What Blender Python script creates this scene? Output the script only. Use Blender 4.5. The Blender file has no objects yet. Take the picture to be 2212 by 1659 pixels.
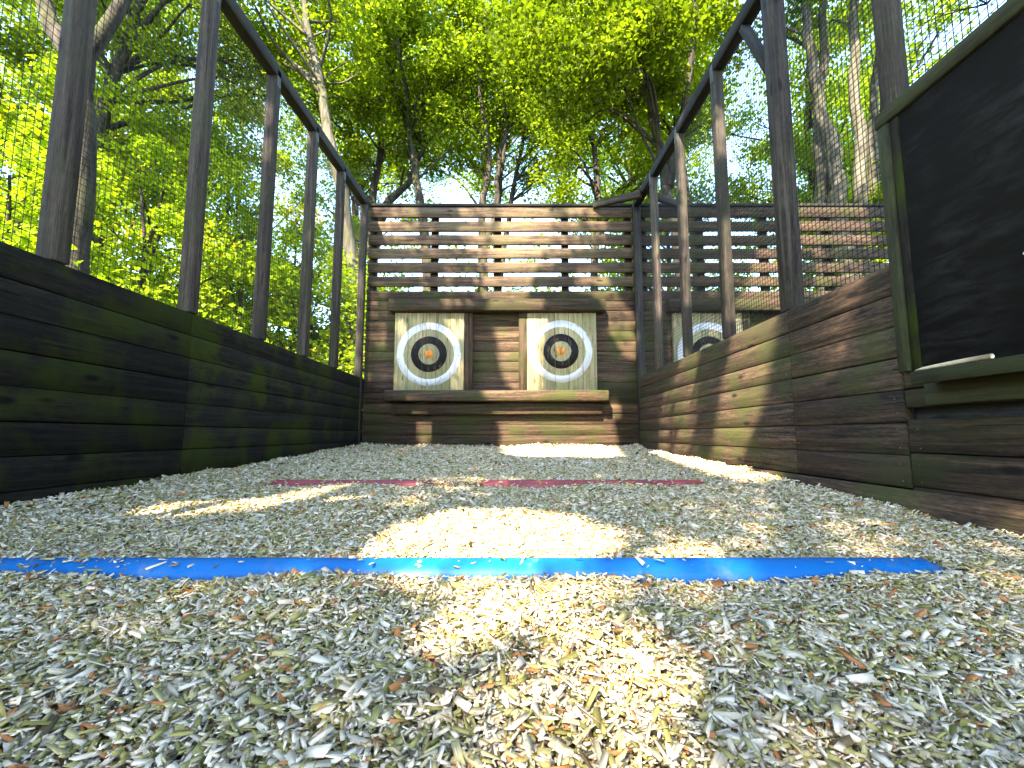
import bpy, math, random
import numpy as np
from mathutils import Vector, Matrix
random.seed(7)
RNG = np.random.default_rng(11)
scene = bpy.context.scene
COL = scene.collection

# ------------------------------------------------------------------ camera, sky, sun, exposure
CAM_Z = 0.33
cam_d = bpy.data.cameras.new("camera")
cam_d.sensor_width = 36.0
cam_d.lens = 36.0 * 1011 / 2212
cam_d.clip_start = 0.02
cam_d.clip_end = 2000
cam = bpy.data.objects.new("camera", cam_d)
COL.objects.link(cam)
cam.location = (0, 0, CAM_Z)
cam.rotation_euler = (math.radians(90) + math.atan(0.109), 0, 0)
scene.camera = cam

SUN = Vector((-0.4, -1.0, 1.0)).normalized()          # towards the sun
SUN_EL = math.asin(SUN.z)
world = bpy.data.worlds.new("World")
scene.world = world
world.use_nodes = True
wn = world.node_tree
wn.nodes.clear()
sky = wn.nodes.new("ShaderNodeTexSky")
sky.sky_type = 'NISHITA'
sky.sun_disc = False
sky.dust_density = 0.4
sky.ozone_density = 2.5
sky.sun_elevation = SUN_EL
sky.sun_rotation = math.atan2(SUN.x, SUN.y)
bg = wn.nodes.new("ShaderNodeBackground")
bg.inputs['Strength'].default_value = 0.15
wo = wn.nodes.new("ShaderNodeOutputWorld")
wn.links.new(sky.outputs[0], bg.inputs[0])
wn.links.new(bg.outputs[0], wo.inputs[0])
sun_d = bpy.data.lights.new("sun", 'SUN')
sun_d.energy = 4.0
sun_d.angle = math.radians(0.5)
sun_d.color = (1.0, 0.88, 0.71)
sun = bpy.data.objects.new("sun", sun_d)
COL.objects.link(sun)
sun.rotation_euler = (-SUN).to_track_quat('-Z', 'Y').to_euler()
scene.view_settings.view_transform = 'Standard'
scene.view_settings.look = 'None'
scene.view_settings.gamma = 1
scene.view_settings.exposure = 3.5
scene.cycles.max_bounces = 8
scene.cycles.diffuse_bounces = 5
scene.cycles.transmission_bounces = 6

# ------------------------------------------------------------------ helpers
def tag(o, label=None, cat=None, group=None, kind=None):
    if label: o['label'] = label
    if cat: o['category'] = cat
    if group: o['group'] = group
    if kind: o['kind'] = kind
    return o

def empty(name, loc, label, cat, group=None):
    o = bpy.data.objects.new(name, None)
    o.empty_display_size = 0.1
    o.location = loc
    COL.objects.link(o)
    return tag(o, label, cat, group)

def mesh_object(name, co, faces_flat, face_len, mat, parent=None, uv=None, rnd=None, smooth=False):
    """co (N,3) world coordinates; faces_flat loop indices; face_len per face."""
    me = bpy.data.meshes.new(name)
    co = np.asarray(co, dtype=np.float32)
    if parent is not None:
        co = co - np.array(parent_world(parent), dtype=np.float32)
    nl = len(faces_flat); nf = len(face_len)
    me.vertices.add(len(co)); me.loops.add(nl); me.polygons.add(nf)
    me.vertices.foreach_set('co', co.ravel())
    me.loops.foreach_set('vertex_index', np.asarray(faces_flat, dtype=np.int32))
    st = np.zeros(nf, dtype=np.int32)
    st[1:] = np.cumsum(face_len)[:-1]
    me.polygons.foreach_set('loop_start', st)
    me.polygons.foreach_set('loop_total', np.asarray(face_len, dtype=np.int32))
    if smooth:
        me.polygons.foreach_set('use_smooth', np.ones(nf, dtype=bool))
    if uv is not None:
        l = me.uv_layers.new(name='UVMap')
        l.data.foreach_set('uv', np.asarray(uv, dtype=np.float32).ravel())
    if rnd is not None:
        a = me.attributes.new('rnd', 'FLOAT', 'FACE')
        a.data.foreach_set('value', np.asarray(rnd, dtype=np.float32))
    me.update(calc_edges=True)
    me.validate()
    if mat: me.materials.append(mat)
    o = bpy.data.objects.new(name, me)
    COL.objects.link(o)
    if parent is not None: o.parent = parent
    return o

def parent_world(p):
    v = Vector(p.location)
    while p.parent:
        p = p.parent
        v += Vector(p.location)
    return v

class MB:
    def __init__(self):
        self.v = []; self.f = []; self.n = []; self.uv = []; self.r = []
    def quad(self, idx, uvs, r):
        self.f += idx; self.n.append(len(idx)); self.uv += uvs; self.r.append(r)
    def obox(self, c, size, rot=None, r=None, grain=None, chamf=None):
        """box, centre c, full size; grain axis runs along the longest side; the edges get a small chamfer."""
        if r is None: r = random.random()
        R = rot or Matrix.Identity(3)
        hx = Vector(size) * 0.5
        g = grain if grain is not None else max(range(3), key=lambda i: size[i])
        b = chamf if chamf is not None else min(0.004, min(size) * 0.15)
        uo = random.uniform(0, 60); vo = random.uniform(0, 60)
        c = Vector(c)
        def add(p):
            self.v.append(tuple(c + R @ p)); return len(self.v) - 1
        others = [i for i in range(3) if i != g]
        cache = {}
        def vert(sgn, ax):
            k = (sgn, ax)
            if k not in cache:
                p = Vector([sgn[i] * (hx[i] - (0 if i == ax else b)) for i in range(3)])
                cache[k] = (add(p), p)
            return cache[k]
        def face(keys):
            ids, uvs = [], []
            ps = [vert(*k) for k in keys]
            n = (ps[1][1] - ps[0][1]).cross(ps[2][1] - ps[0][1])
            cen = sum((p[1] for p in ps), Vector()) / len(ps)
            if n.dot(cen) < 0: ps.reverse()
            for i, p in ps:
                ids.append(i)
                uvs.append((p[g] + uo, p[others[0]] + p[others[1]] * 0.9 + vo))
            self.quad(ids, uvs, r)
        for ax in range(3):
            a1, a2 = [i for i in range(3) if i != ax]
            for s in (-1, 1):
                ks = []
                for t1, t2 in ((-1, -1), (1, -1), (1, 1), (-1, 1)):
                    sg = [0, 0, 0]; sg[ax] = s; sg[a1] = t1; sg[a2] = t2
                    ks.append((tuple(sg), ax))
                face(ks)
        for ax in range(3):                    # edge chamfers along axis ax
            a1, a2 = [i for i in range(3) if i != ax]
            for s1 in (-1, 1):
                for s2 in (-1, 1):
                    def sg(t):
                        q = [0, 0, 0]; q[ax] = t; q[a1] = s1; q[a2] = s2; return tuple(q)
                    face([(sg(-1), a1), (sg(1), a1), (sg(1), a2), (sg(-1), a2)])
        for s in [(a, b_, c_) for a in (-1, 1) for b_ in (-1, 1) for c_ in (-1, 1)]:
            face([(s, 0), (s, 1), (s, 2)])
    def box(self, x0, x1, y0, y1, z0, z1, **k):
        self.obox(((x0 + x1) / 2, (y0 + y1) / 2, (z0 + z1) / 2), (x1 - x0, y1 - y0, z1 - z0), **k)
    def beam(self, a, b, w, h, up=Vector((0, 0, 1)), **k):
        a = Vector(a); b = Vector(b)
        d = b - a; L = d.length; d.normalize()
        s = d.cross(up).normalized(); u = s.cross(d).normalized()
        R = Matrix((d, s, u)).transposed()
        self.obox((a + b) / 2, (L, w, h), rot=R, grain=0, **k)
    def tube(self, pts, rad, n=8, r=None, cap=True):
        if r is None: r = random.random()
        pts = [Vector(p) for p in pts]
        uo = random.uniform(0, 50)
        rings = []
        L = 0; prev = None
        ref = Vector((0.31, 0.95, 0.11)).normalized()
        for i, p in enumerate(pts):
            t = (pts[min(i + 1, len(pts) - 1)] - pts[max(i - 1, 0)]).normalized()
            s = t.cross(ref)
            if s.length < 0.1: s = t.cross(Vector((1, 0, 0)))
            s.normalize(); u = s.cross(t)
            if prev is not None: L += (p - prev).length
            prev = p
            ring = []
            for k in range(n):
                a = 2 * math.pi * k / n
                ring.append(len(self.v))
                self.v.append(tuple(p + (s * math.cos(a) + u * math.sin(a)) * rad[i]))
            rings.append((ring, L))
        for (r0, l0), (r1, l1), q in zip(rings, rings[1:], rad):
            for k in range(n):
                k2 = (k + 1) % n
                w0 = k / n * 6.28 * rad[0]; w1 = (k + 1) / n * 6.28 * rad[0]
                self.quad([r0[k], r1[k], r1[k2], r0[k2]],
                          [(l0 + uo, w0), (l1 + uo, w0), (l1 + uo, w1), (l0 + uo, w1)], r)
        if cap:
            for ring, l in (rings[0], rings[-1]):
                self.quad(list(ring), [(l + uo, 0)] * n, r)
    def build(self, name, mat, parent=None, smooth=False):
        return mesh_object(name, self.v, self.f, self.n, mat, parent, self.uv, self.r, smooth)

# ------------------------------------------------------------------ materials
class NT:
    def __init__(self, name):
        self.m = bpy.data.materials.new(name)
        self.m.use_nodes = True
        self.t = self.m.node_tree
        self.t.nodes.clear()
        self.out = self.n('ShaderNodeOutputMaterial')
    def n(self, typ, **k):
        o = self.t.nodes.new(typ)
        for a, b in k.items(): setattr(o, a, b)
        return o
    def l(self, a, b): self.t.links.new(a, b)
    def noise(self, vec, scale, detail=4, rough=0.55, dist=0):
        o = self.n('ShaderNodeTexNoise')
        o.inputs['Scale'].default_value = scale
        o.inputs['Detail'].default_value = detail
        o.inputs['Roughness'].default_value = rough
        o.inputs['Distortion'].default_value = dist
        if vec is not None: self.l(vec, o.inputs['Vector'])
        return o.outputs['Fac']
    def mapping(self, vec, scale):
        o = self.n('ShaderNodeMapping')
        o.inputs['Scale'].default_value = scale
        self.l(vec, o.inputs['Vector'])
        return o.outputs[0]
    def ramp(self, fac, stops, interp='LINEAR'):
        o = self.n('ShaderNodeValToRGB')
        o.color_ramp.interpolation = interp
        e = o.color_ramp.elements
        while len(e) < len(stops): e.new(0.5)
        for el, (p, c) in zip(e, stops):
            el.position = p
            el.color = (c[0], c[1], c[2], 1) if isinstance(c, tuple) else (c, c, c, 1)
        self.l(fac, o.inputs['Fac'])
        return o.outputs['Color']
    def mix(self, fac, a, b, mode='MIX'):
        o = self.n('ShaderNodeMix', data_type='RGBA', blend_type=mode)
        for s, v in ((o.inputs[0], fac), (o.inputs[6], a), (o.inputs[7], b)):
            if hasattr(v, 'links') or hasattr(v, 'is_linked'): self.l(v, s)
            elif isinstance(v, tuple): s.default_value = (*v[:3], 1)
            else: s.default_value = v
        return o.outputs[2]
    def math(self, op, a, b=0.0, c=None):
        o = self.n('ShaderNodeMath', operation=op)
        for s, v in zip(o.inputs, (a, b, c)):
            if v is None: continue
            if isinstance(v, (int, float)): s.default_value = v
            else: self.l(v, s)
        return o.outputs[0]
    def bump(self, h, strength=0.4, dist=0.01):
        o = self.n('ShaderNodeBump')
        o.inputs['Strength'].default_value = strength
        o.inputs['Distance'].default_value = dist
        self.l(h, o.inputs['Height'])
        return o.outputs[0]
    def attr(self, name):
        return self.n('ShaderNodeAttribute', attribute_name=name).outputs['Fac']
    def principled(self, col, rough=0.8, normal=None, spec=0.3, metal=0.0):
        b = self.n('ShaderNodeBsdfPrincipled')
        if isinstance(col, tuple): b.inputs['Base Color'].default_value = (*col, 1)
        else: self.l(col, b.inputs['Base Color'])
        if isinstance(rough, (int, float)): b.inputs['Roughness'].default_value = rough
        else: self.l(rough, b.inputs['Roughness'])
        b.inputs['Specular IOR Level'].default_value = spec
        b.inputs['Metallic'].default_value = metal
        if normal is not None: self.l(normal, b.inputs['Normal'])
        return b.outputs[0]
    def done(self, sh):
        self.l(sh, self.out.inputs['Surface'])
        return self.m

def wood(name, dark, mid, light, moss=(0.06, 0.08, 0.02), moss_amt=0.4, var=0.5, knots=True, cuts=False, rough=0.85, spec=0.2):
    t = NT(name)
    uv = t.n('ShaderNodeUVMap', uv_map='UVMap').outputs[0]
    geo = t.n('ShaderNodeNewGeometry').outputs['Position']
    r = t.attr('rnd')
    g1 = t.noise(t.mapping(uv, (1.6, 42, 1)), 1.0, 6, 0.62, 0.7)
    g2 = t.noise(t.mapping(uv, (7, 260, 1)), 1.0, 3, 0.6)
    g3 = t.noise(t.mapping(uv, (24, 110, 1)), 1.0, 4, 0.7, 0.4)
    g = t.math('ADD', t.math('MULTIPLY_ADD', g1, 0.5, t.math('MULTIPLY', g2, 0.25)), t.math('MULTIPLY', g3, 0.25))
    col = t.ramp(g, [(0.40, dark), (0.5, mid), (0.60, light)])
    # patches of algae and grey weathering with their own outlines
    s = t.noise(geo, 3.1, 5, 0.6, 0.3)
    col = t.mix(t.math('MULTIPLY', t.ramp(s, [(0.46, 0.0), (0.62, 1.0)]), moss_amt), col, moss)
    w = t.noise(t.mapping(uv, (1.1, 7, 1)), 1.0, 4, 0.6)
    col = t.mix(t.math('MULTIPLY', t.ramp(w, [(0.5, 0.0), (0.7, 1.0)]), 0.45), col,
                (min(1, mid[0] * 1.15), min(1, mid[1] * 1.25), min(1, mid[2] * 1.5)))
    v = t.math('MULTIPLY_ADD', r, var, 1 - var * 0.55)
    vv = t.n('ShaderNodeCombineColor')
    for i in range(3): t.l(v, vv.inputs[i])
    col = t.mix(1.0, col, vv.outputs[0], 'MULTIPLY')
    h = g
    cr = t.noise(t.mapping(uv, (2.2, 95, 1)), 1.0, 2, 0.5, 0.2)
    crk = t.math('MULTIPLY', t.ramp(cr, [(0.70, 0.0), (0.73, 1.0)]), 0.8)
    col = t.mix(crk, col, (dark[0] * 0.3, dark[1] * 0.3, dark[2] * 0.3))
    h = t.math('SUBTRACT', h, t.math('MULTIPLY', crk, 0.6))
    if knots:
        vo = t.n('ShaderNodeTexVoronoi')
        vo.inputs['Scale'].default_value = 1.0
        t.l(t.mapping(uv, (2.6, 9, 1)), vo.inputs['Vector'])
        k = t.ramp(vo.outputs['Distance'], [(0.06, 1.0), (0.13, 0.0)])
        col = t.mix(t.math('MULTIPLY', k, 0.85), col, (dark[0] * 0.45, dark[1] * 0.42, dark[2] * 0.4))
    if cuts:
        vo = t.n('ShaderNodeTexVoronoi')
        vo.inputs['Scale'].default_value = 1.0
        t.l(t.mapping(uv, (9, 70, 1)), vo.inputs['Vector'])
        msk = t.noise(geo, 6.0, 2)
        k = t.math('MULTIPLY', t.ramp(vo.outputs['Distance'], [(0.10, 1.0), (0.2, 0.0)]), t.ramp(msk, [(0.5, 0.0), (0.56, 1.0)]))
        col = t.mix(t.math('MULTIPLY', k, 0.85), col, (0.06, 0.04, 0.02))
        h = t.math('SUBTRACT', h, t.math('MULTIPLY', k, 0.8))
    return t.done(t.principled(col, rough, t.bump(h, 0.55, 0.004), spec))

M = {}
M['wall_wood'] = wood('weathered_wall_wood', (0.006, 0.004, 0.0025), (0.040, 0.024, 0.013), (0.104, 0.061, 0.033), moss=(0.030, 0.036, 0.006), moss_amt=0.72)  # olive moss tint also carries the green cast of the shade
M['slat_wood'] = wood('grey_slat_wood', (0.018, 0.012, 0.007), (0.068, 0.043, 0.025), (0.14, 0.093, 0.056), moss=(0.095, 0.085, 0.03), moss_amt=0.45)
M['dark_wood'] = wood('shade_darkened_wood', (0.004, 0.0035, 0.0025), (0.011, 0.009, 0.006), (0.022, 0.018, 0.011), moss=(0.022, 0.027, 0.002), moss_amt=0.85, rough=0.95, spec=0.1)  # left wall's shade put into the dark base, moss patches over it
M['post_wood'] = wood('grey_post_wood', (0.010, 0.0075, 0.006), (0.040, 0.030, 0.022), (0.085, 0.064, 0.047), moss=(0.04, 0.042, 0.018), moss_amt=0.4)
M['rail_wood'] = wood('dark_rail_wood', (0.008, 0.007, 0.006), (0.018, 0.015, 0.013), (0.035, 0.03, 0.025), moss_amt=0.1)
M['target_wood'] = wood('pale_target_pine', (0.11, 0.085, 0.038), (0.24, 0.195, 0.095), (0.33, 0.28, 0.155), moss=(0.20, 0.195, 0.075), moss_amt=0.4, var=0.35, cuts=True)
M['frame_wood'] = wood('olive_frame_wood', (0.014, 0.012, 0.006), (0.036, 0.034, 0.012), (0.062, 0.058, 0.022), moss=(0.055, 0.06, 0.012), moss_amt=0.4)
M['stick_wood'] = wood('pale_stick_wood', (0.3, 0.2, 0.1), (0.5, 0.38, 0.22), (0.62, 0.5, 0.32), moss_amt=0.0, knots=False)

def paint(name, c, under, wear=0.35, rough=0.6, scale=30, spec=0.4):
    t = NT(name)
    geo = t.n('ShaderNodeNewGeometry').outputs['Position']
    a = t.noise(t.mapping(geo, (1.0, 1.0, 0.35)), scale, 6, 0.7)
    b = t.noise(geo, 4, 3, 0.5)
    f = t.ramp(t.math('ADD', t.math('MULTIPLY', a, 0.75), t.math('MULTIPLY', b, 0.25)), [(0.60 - wear * 0.1, 0.0), (0.66 - wear * 0.06, 1.0)])
    tone = t.ramp(b, [(0.3, tuple(x * 0.85 for x in c)), (0.7, c)])
    col = t.mix(t.math('MULTIPLY', f, wear), tone, under)
    return t.done(t.principled(col, rough, t.bump(a, 0.25, 0.002), spec))
M['white_paint'] = paint('worn_white_paint', (0.56, 0.54, 0.51), (0.28, 0.21, 0.10), 0.9)
M['black_paint'] = paint('worn_black_paint', (0.014, 0.012, 0.011), (0.16, 0.11, 0.06), 0.45, 0.8, 30, 0.1)
M['orange_paint'] = paint('worn_orange_paint', (0.62, 0.17, 0.008), (0.4, 0.25, 0.08), 0.35)
M['blue_paint'] = paint('blue_paint', (0.003, 0.125, 0.38), (0.10, 0.15, 0.22), 0.5, 0.5, 16, 0.3)
M['red_paint'] = paint('faded_red_paint', (0.25, 0.04, 0.042), (0.14, 0.07, 0.04), 0.4, 0.5, 14)
t = NT('black_chalkboard_paint')
geo = t.n('ShaderNodeNewGeometry').outputs['Position']
mp = t.n('ShaderNodeMapping'); mp.inputs['Rotation'].default_value = (0.75, 0, 0); mp.inputs['Scale'].default_value = (1, 3.2, 16)
t.l(geo, mp.inputs['Vector'])
sm = t.noise(mp.outputs[0], 1.6, 6, 0.7, 0.6)
cl = t.noise(geo, 2.4, 5, 0.6)
f = t.math('MULTIPLY', t.ramp(sm, [(0.45, 0.0), (0.72, 1.0)]), t.ramp(cl, [(0.42, 0.0), (0.62, 1.0)]))
c = t.mix(t.math('MULTIPLY', f, 0.8), (0.010, 0.0085, 0.0065), (0.034, 0.031, 0.027))
M['slate_paint'] = t.done(t.principled(c, 0.9, t.bump(sm, 0.1, 0.001), 0.04))
M['chalk'] = paint('white_chalk', (0.6, 0.6, 0.6), (0.2, 0.2, 0.2), 0.3, 0.9, 60)

t = NT('galvanised_wire')
M['wire'] = t.done(t.principled((0.012, 0.012, 0.011), 0.7, None, 0.2))

t = NT('rusty_steel')
M['screw'] = t.done(t.principled((0.10, 0.06, 0.035), 0.55, None, 0.4, 0.6))
t = NT('grey_steel')
M['steel'] = t.done(t.principled((0.10, 0.10, 0.10), 0.5, None, 0.4, 0.7))
t = NT('wood_chip')
r = t.attr('rnd')
uv = t.n('ShaderNodeUVMap', uv_map='UVMap').outputs[0]
base = t.ramp(r, [(0.0, (0.68, 0.56, 0.39)), (0.15, (0.55, 0.455, 0.31)), (0.27, (0.80, 0.67, 0.48)), (0.48, (0.46, 0.38, 0.22)),
                  (0.57, (0.36, 0.31, 0.10)), (0.74, (0.50, 0.41, 0.18)), (0.86, (0.22, 0.19, 0.05)), (0.915, (0.44, 0.18, 0.06)), (0.965, (0.13, 0.095, 0.05))], 'CONSTANT')
g = t.noise(t.mapping(uv, (60, 600, 1)), 1.0, 3, 0.6)
base = t.mix(0.8, base, t.ramp(g, [(0.3, 0.62), (0.7, 1.0)]), 'MULTIPLY')
M['chip'] = t.done(t.principled(base, 0.9, t.bump(g, 0.3, 0.001), 0.15))

t = NT('chip_bed')
geo = t.n('ShaderNodeNewGeometry').outputs['Position']
vo = t.n('ShaderNodeTexVoronoi'); vo.inputs['Scale'].default_value = 90
t.l(t.mapping(geo, (1, 1.8, 1)), vo.inputs['Vector'])
c = t.ramp(t.n('ShaderNodeSeparateColor').outputs[0] if False else t.noise(geo, 60, 3), [(0.35, (0.03, 0.025, 0.015)), (0.65, (0.12, 0.10, 0.06))])
M['bed'] = t.done(t.principled(c, 0.95, t.bump(vo.outputs['Distance'], 0.8, 0.01), 0.1))

t = NT('forest_floor')
geo = t.n('ShaderNodeNewGeometry').outputs['Position']
a = t.noise(geo, 1.2, 6, 0.65); b = t.noise(geo, 18, 4, 0.6)
c = t.ramp(a, [(0.35, (0.05, 0.04, 0.02)), (0.52, (0.07, 0.08, 0.025)), (0.68, (0.10, 0.07, 0.04))])
c = t.mix(0.6, c, t.ramp(b, [(0.3, 0.5), (0.7, 1.0)]), 'MULTIPLY')
M['floor'] = t.done(t.principled(c, 0.95, t.bump(b, 0.8, 0.05), 0.1))

def bark(name, c0, c1):
    t = NT(name)
    geo = t.n('ShaderNodeNewGeometry').outputs['Position']
    a = t.noise(t.mapping(geo, (14, 14, 2.2)), 1.0, 6, 0.65, 0.5)
    b = t.noise(geo, 2.5, 4)
    c = t.ramp(a, [(0.35, c0), (0.65, c1)])
    c = t.mix(t.math('MULTIPLY', t.ramp(b, [(0.5, 0.0), (0.65, 1.0)]), 0.5), c, (0.06, 0.065, 0.02))
    return t.done(t.principled(c, 0.95, t.bump(a, 0.9, 0.03), 0.1))
M['bark'] = bark('grey_bark', (0.014, 0.012, 0.010), (0.07, 0.06, 0.046))
M['pale_bark'] = bark('pale_bark', (0.035, 0.031, 0.022), (0.13, 0.118, 0.085))

def leaf(name, stops, tr=0.6):
    t = NT(name)
    r = t.attr('rnd')
    c = t.ramp(r, stops)
    d = t.principled(c, 0.5, None, 0.18)
    tl = t.n('ShaderNodeBsdfTranslucent')
    t.l(t.mix(1.0, c, (0.92, 1.0, 0.4), 'MULTIPLY'), tl.inputs[0])
    mx = t.n('ShaderNodeMixShader'); mx.inputs[0].default_value = tr
    t.l(d, mx.inputs[1]); t.l(tl.outputs[0], mx.inputs[2])
    return t.done(mx.outputs[0])
M['leaf_lime'] = leaf('lime_leaf', [(0.0, (0.15, 0.21, 0.004)), (0.5, (0.27, 0.37, 0.009)), (0.95, (0.38, 0.46, 0.025)), (0.998, (0.40, 0.26, 0.02))])
M['leaf_mid'] = leaf('mid_leaf', [(0.0, (0.09, 0.13, 0.004)), (0.6, (0.19, 0.26, 0.009)), (1.0, (0.32, 0.38, 0.03))])
M['leaf_dark'] = leaf('dark_leaf', [(0.0, (0.06, 0.088, 0.003)), (0.6, (0.125, 0.172, 0.006)), (1.0, (0.21, 0.26, 0.016))])

# ------------------------------------------------------------------ sun patches that the unseen canopy is shaped to leave
# chosen sun patches (world coordinates); leaves on their sun rays are left out, by weight
GAPS = [
 (1.0, [(-0.28,1.15,0.03),(-0.28,1.43,0.04),(-0.16,1.68,0.05),(0.17,1.55,0.05),(0.24,1.38,0.04),(0.21,1.21,0.03),(0.1,1.13,0.03)]),
 (.55, [(-0.22,1.13,0.03),(0.1,1.13,0.03),(0.16,0.92,0.02),(0.11,0.84,0.01),(-0.08,0.84,0.01)]),
 (.34, [(-0.12,0.84,0.01),(0.16,0.86,0.02),(0.18,0.63,0.01),(0.02,0.57,0.0),(-0.08,0.68,0.01)]),
 (.38, [(-0.01,0.35,0.0),(0.02,0.57,0.0),(0.18,0.63,0.01),(0.27,0.54,0.0),(0.3,0.35,0.0)]),
 (.3, [(0.2,1.43,0.04),(0.54,1.43,0.04),(0.54,1.25,0.03),(0.37,1.15,0.03),(0.19,1.17,0.03)]),
 (.9, [(-1.34,1.7,0.06),(-1.2,1.82,0.06),(-0.9,2.01,0.07),(-0.7,2.16,0.08),(-0.63,1.89,0.07),(-0.93,1.74,0.06),(-1.09,1.62,0.05)]),
 (1.0, [(-0.07,5.2,0.17),(1.09,5.2,0.17),(0.86,3.92,0.14),(0.06,4.02,0.14)]),
 (1.0, [(1.3,4.57,0.16),(1.4,4.17,0.15),(1.4,2.47,0.09),(1.12,2.38,0.09),(1.2,3.33,0.12)]),
 (1.0, [(1.39,1.49,0.04),(1.4,1.29,0.03),(1.2,1.14,0.03),(1.29,1.29,0.03)]),
 (.3, [(0.51,0.65,0.01),(0.72,0.69,0.01),(0.7,0.4,0.0),(0.37,0.4,0.0)]),
 (1.0, [(-0.076,5.2,3.05),(0.38,5.2,3.05),(0.359,5.2,2.554),(0.195,5.2,2.33),(0.14,5.2,1.997),(0.104,5.2,1.85),(-0.27,5.2,1.85),(-0.289,5.2,2.07),(-0.057,5.2,2.367)]),
 (.8, [(-0.55,5.2,3.05),(-0.076,5.2,3.05),(-0.057,5.2,2.367),(-0.29,5.2,2.144),(-0.345,5.2,2.367),(-0.492,5.2,2.649)]),
 (.8, [(0.38,5.2,3.05),(1.018,5.2,3.05),(0.991,5.2,2.554),(0.593,5.2,2.498),(0.519,5.2,2.33),(0.195,5.2,2.33)]),
 (.55, [(-1.644,5.2,3.05),(-1.17,5.2,3.05),(-1.217,5.2,2.686),(-1.597,5.2,2.667)]),
 (.75, [(-1.717,5.2,1.96),(-1.484,5.2,1.923),(-1.479,5.2,1.451),(-1.693,5.2,1.254)]),
 (.9, [(-1.784,5.2,2.311),(-1.694,5.2,2.311),(-1.669,5.2,1.058),(-1.747,5.2,1.058)]),
 (1.0, [(-0.145,5.05,1.85),(0.264,5.05,1.85),(0.263,5.05,1.686),(-0.109,5.05,1.686)]),
 (.9, [(0.821,5.2,2.107),(1.054,5.2,2.107),(1.154,5.2,1.813),(1.276,5.2,1.704),(1.358,5.2,1.451),(1.318,5.2,1.29),(1.214,5.2,1.343),(1.114,5.2,1.595),(1.012,5.2,1.813),(0.836,5.2,1.905)]),
 (1.0, [(-0.092,5.2,1.72),(0.317,5.2,1.72),(0.294,5.2,0.803),(0.102,5.2,0.803),(-0.056,5.2,1.094),(-0.109,5.2,1.487)]),
 (1.0, [(-0.23,5.05,0.86),(1.045,5.05,0.86),(1.041,5.05,0.672),(-0.159,5.05,0.672)]),
 (1.0, [(-0.09,5.2,0.672),(1.023,5.2,0.672),(1.052,5.2,0.395),(1.082,5.2,0.172),(-0.003,5.2,0.172)]),
 (.7, [(-1.316,5.15,1.631),(-1.173,5.15,1.613),(-1.187,5.15,1.451),(-1.293,5.15,1.451)]),
 (.7, [(-0.695,5.15,1.631),(-0.571,5.15,1.631),(-0.569,5.15,1.451),(-0.657,5.15,1.451)]),
 (.7, [(-0.616,5.15,1.005),(-0.546,5.15,1.005),(-0.561,5.15,0.83),(-0.622,5.15,0.83)]),
 (.9, [(-0.989,5.2,0.395),(-0.85,5.2,0.395),(-0.863,5.2,0.172),(-0.967,5.2,0.172)]),
 (1.0, [(3.343,5.2,3.05),(4.016,5.2,3.05),(4.089,5.2,2.563),(3.39,5.2,2.508)]),
 (.9, [(2.846,5.2,2.341),(3.165,5.2,2.341),(3.068,5.2,1.634),(2.542,5.2,1.634)]),
 (.85, [(3.592,5.2,2.341),(3.956,5.2,2.231),(3.885,5.2,2.012),(3.507,5.2,1.904)]),
 (1.0, [(1.4,2.906,1.06),(1.4,2.451,0.98),(1.4,2.537,0.668),(1.4,2.655,0.471),(1.4,2.985,0.08),(1.4,3.316,0.05),(1.4,3.18,0.499),(1.4,3.017,0.732)]),
 (.9, [(1.4,3.705,0.973),(1.4,3.482,0.948),(1.4,3.619,0.696),(1.4,4.098,0.581),(1.4,4.194,0.143),(1.4,4.538,0.145),(1.4,4.344,0.648)]),
 (.8, [(1.4,3.991,0.701),(1.4,3.582,0.692),(1.4,3.718,0.136),(1.4,4.101,0.116)]),
 (.9, [(1.4,2.059,0.97),(1.4,1.95,0.96),(1.4,2.08,0.722),(1.4,2.187,0.772)]),
 (.9, [(1.4,1.917,0.97),(1.4,1.83,0.96),(1.4,1.9,0.718),(1.4,2.06,0.604),(1.4,2.01,0.734)]),
 (.7, [(1.4,2.967,0.488),(1.4,2.693,0.495),(1.4,2.792,0.369),(1.4,2.862,0.347)]),
 (1.0, [(6.15,8,4.8),(6.6,8,4.8),(6.7,8,7.4),(6.2,8,7.4)]),
 (.9, [(1.4,3.72,2.9),(1.48,3.72,2.9),(1.48,3.72,1.4),(1.4,3.72,1.4)]),
 (.9, [(1.4,4.45,2.3),(1.48,4.45,2.3),(1.48,4.45,1.5),(1.4,4.45,1.5)]),
 (.9, [(1.4,3.0,2.55),(1.48,3.0,2.55),(1.48,3.0,2.2),(1.4,3.0,2.2)]),
 (.9, [(1.4,3.0,1.75),(1.48,3.0,1.75),(1.48,3.0,1.1),(1.4,3.0,1.1)]),
]
S = np.array(SUN)
U_AX = np.cross(S, (0, 0, 1)); U_AX /= np.linalg.norm(U_AX)
V_AX = np.cross(U_AX, S)
GAP_UV = []
for wgt, poly in GAPS:
    P = np.array(poly)
    q = np.stack([P @ U_AX, P @ V_AX], 1)
    dlt = q - q.mean(0)
    q = q + dlt / (np.linalg.norm(dlt, axis=1)[:, None] + 1e-6) * (0.03 if min(p[0] for p in poly) == 1.4 else 0.11 if poly[0][1] > 5 else 0.06)      # leaves have size
    GAP_UV.append((min(1.0, wgt + 0.08), q, float((P @ S).mean())))

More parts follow.
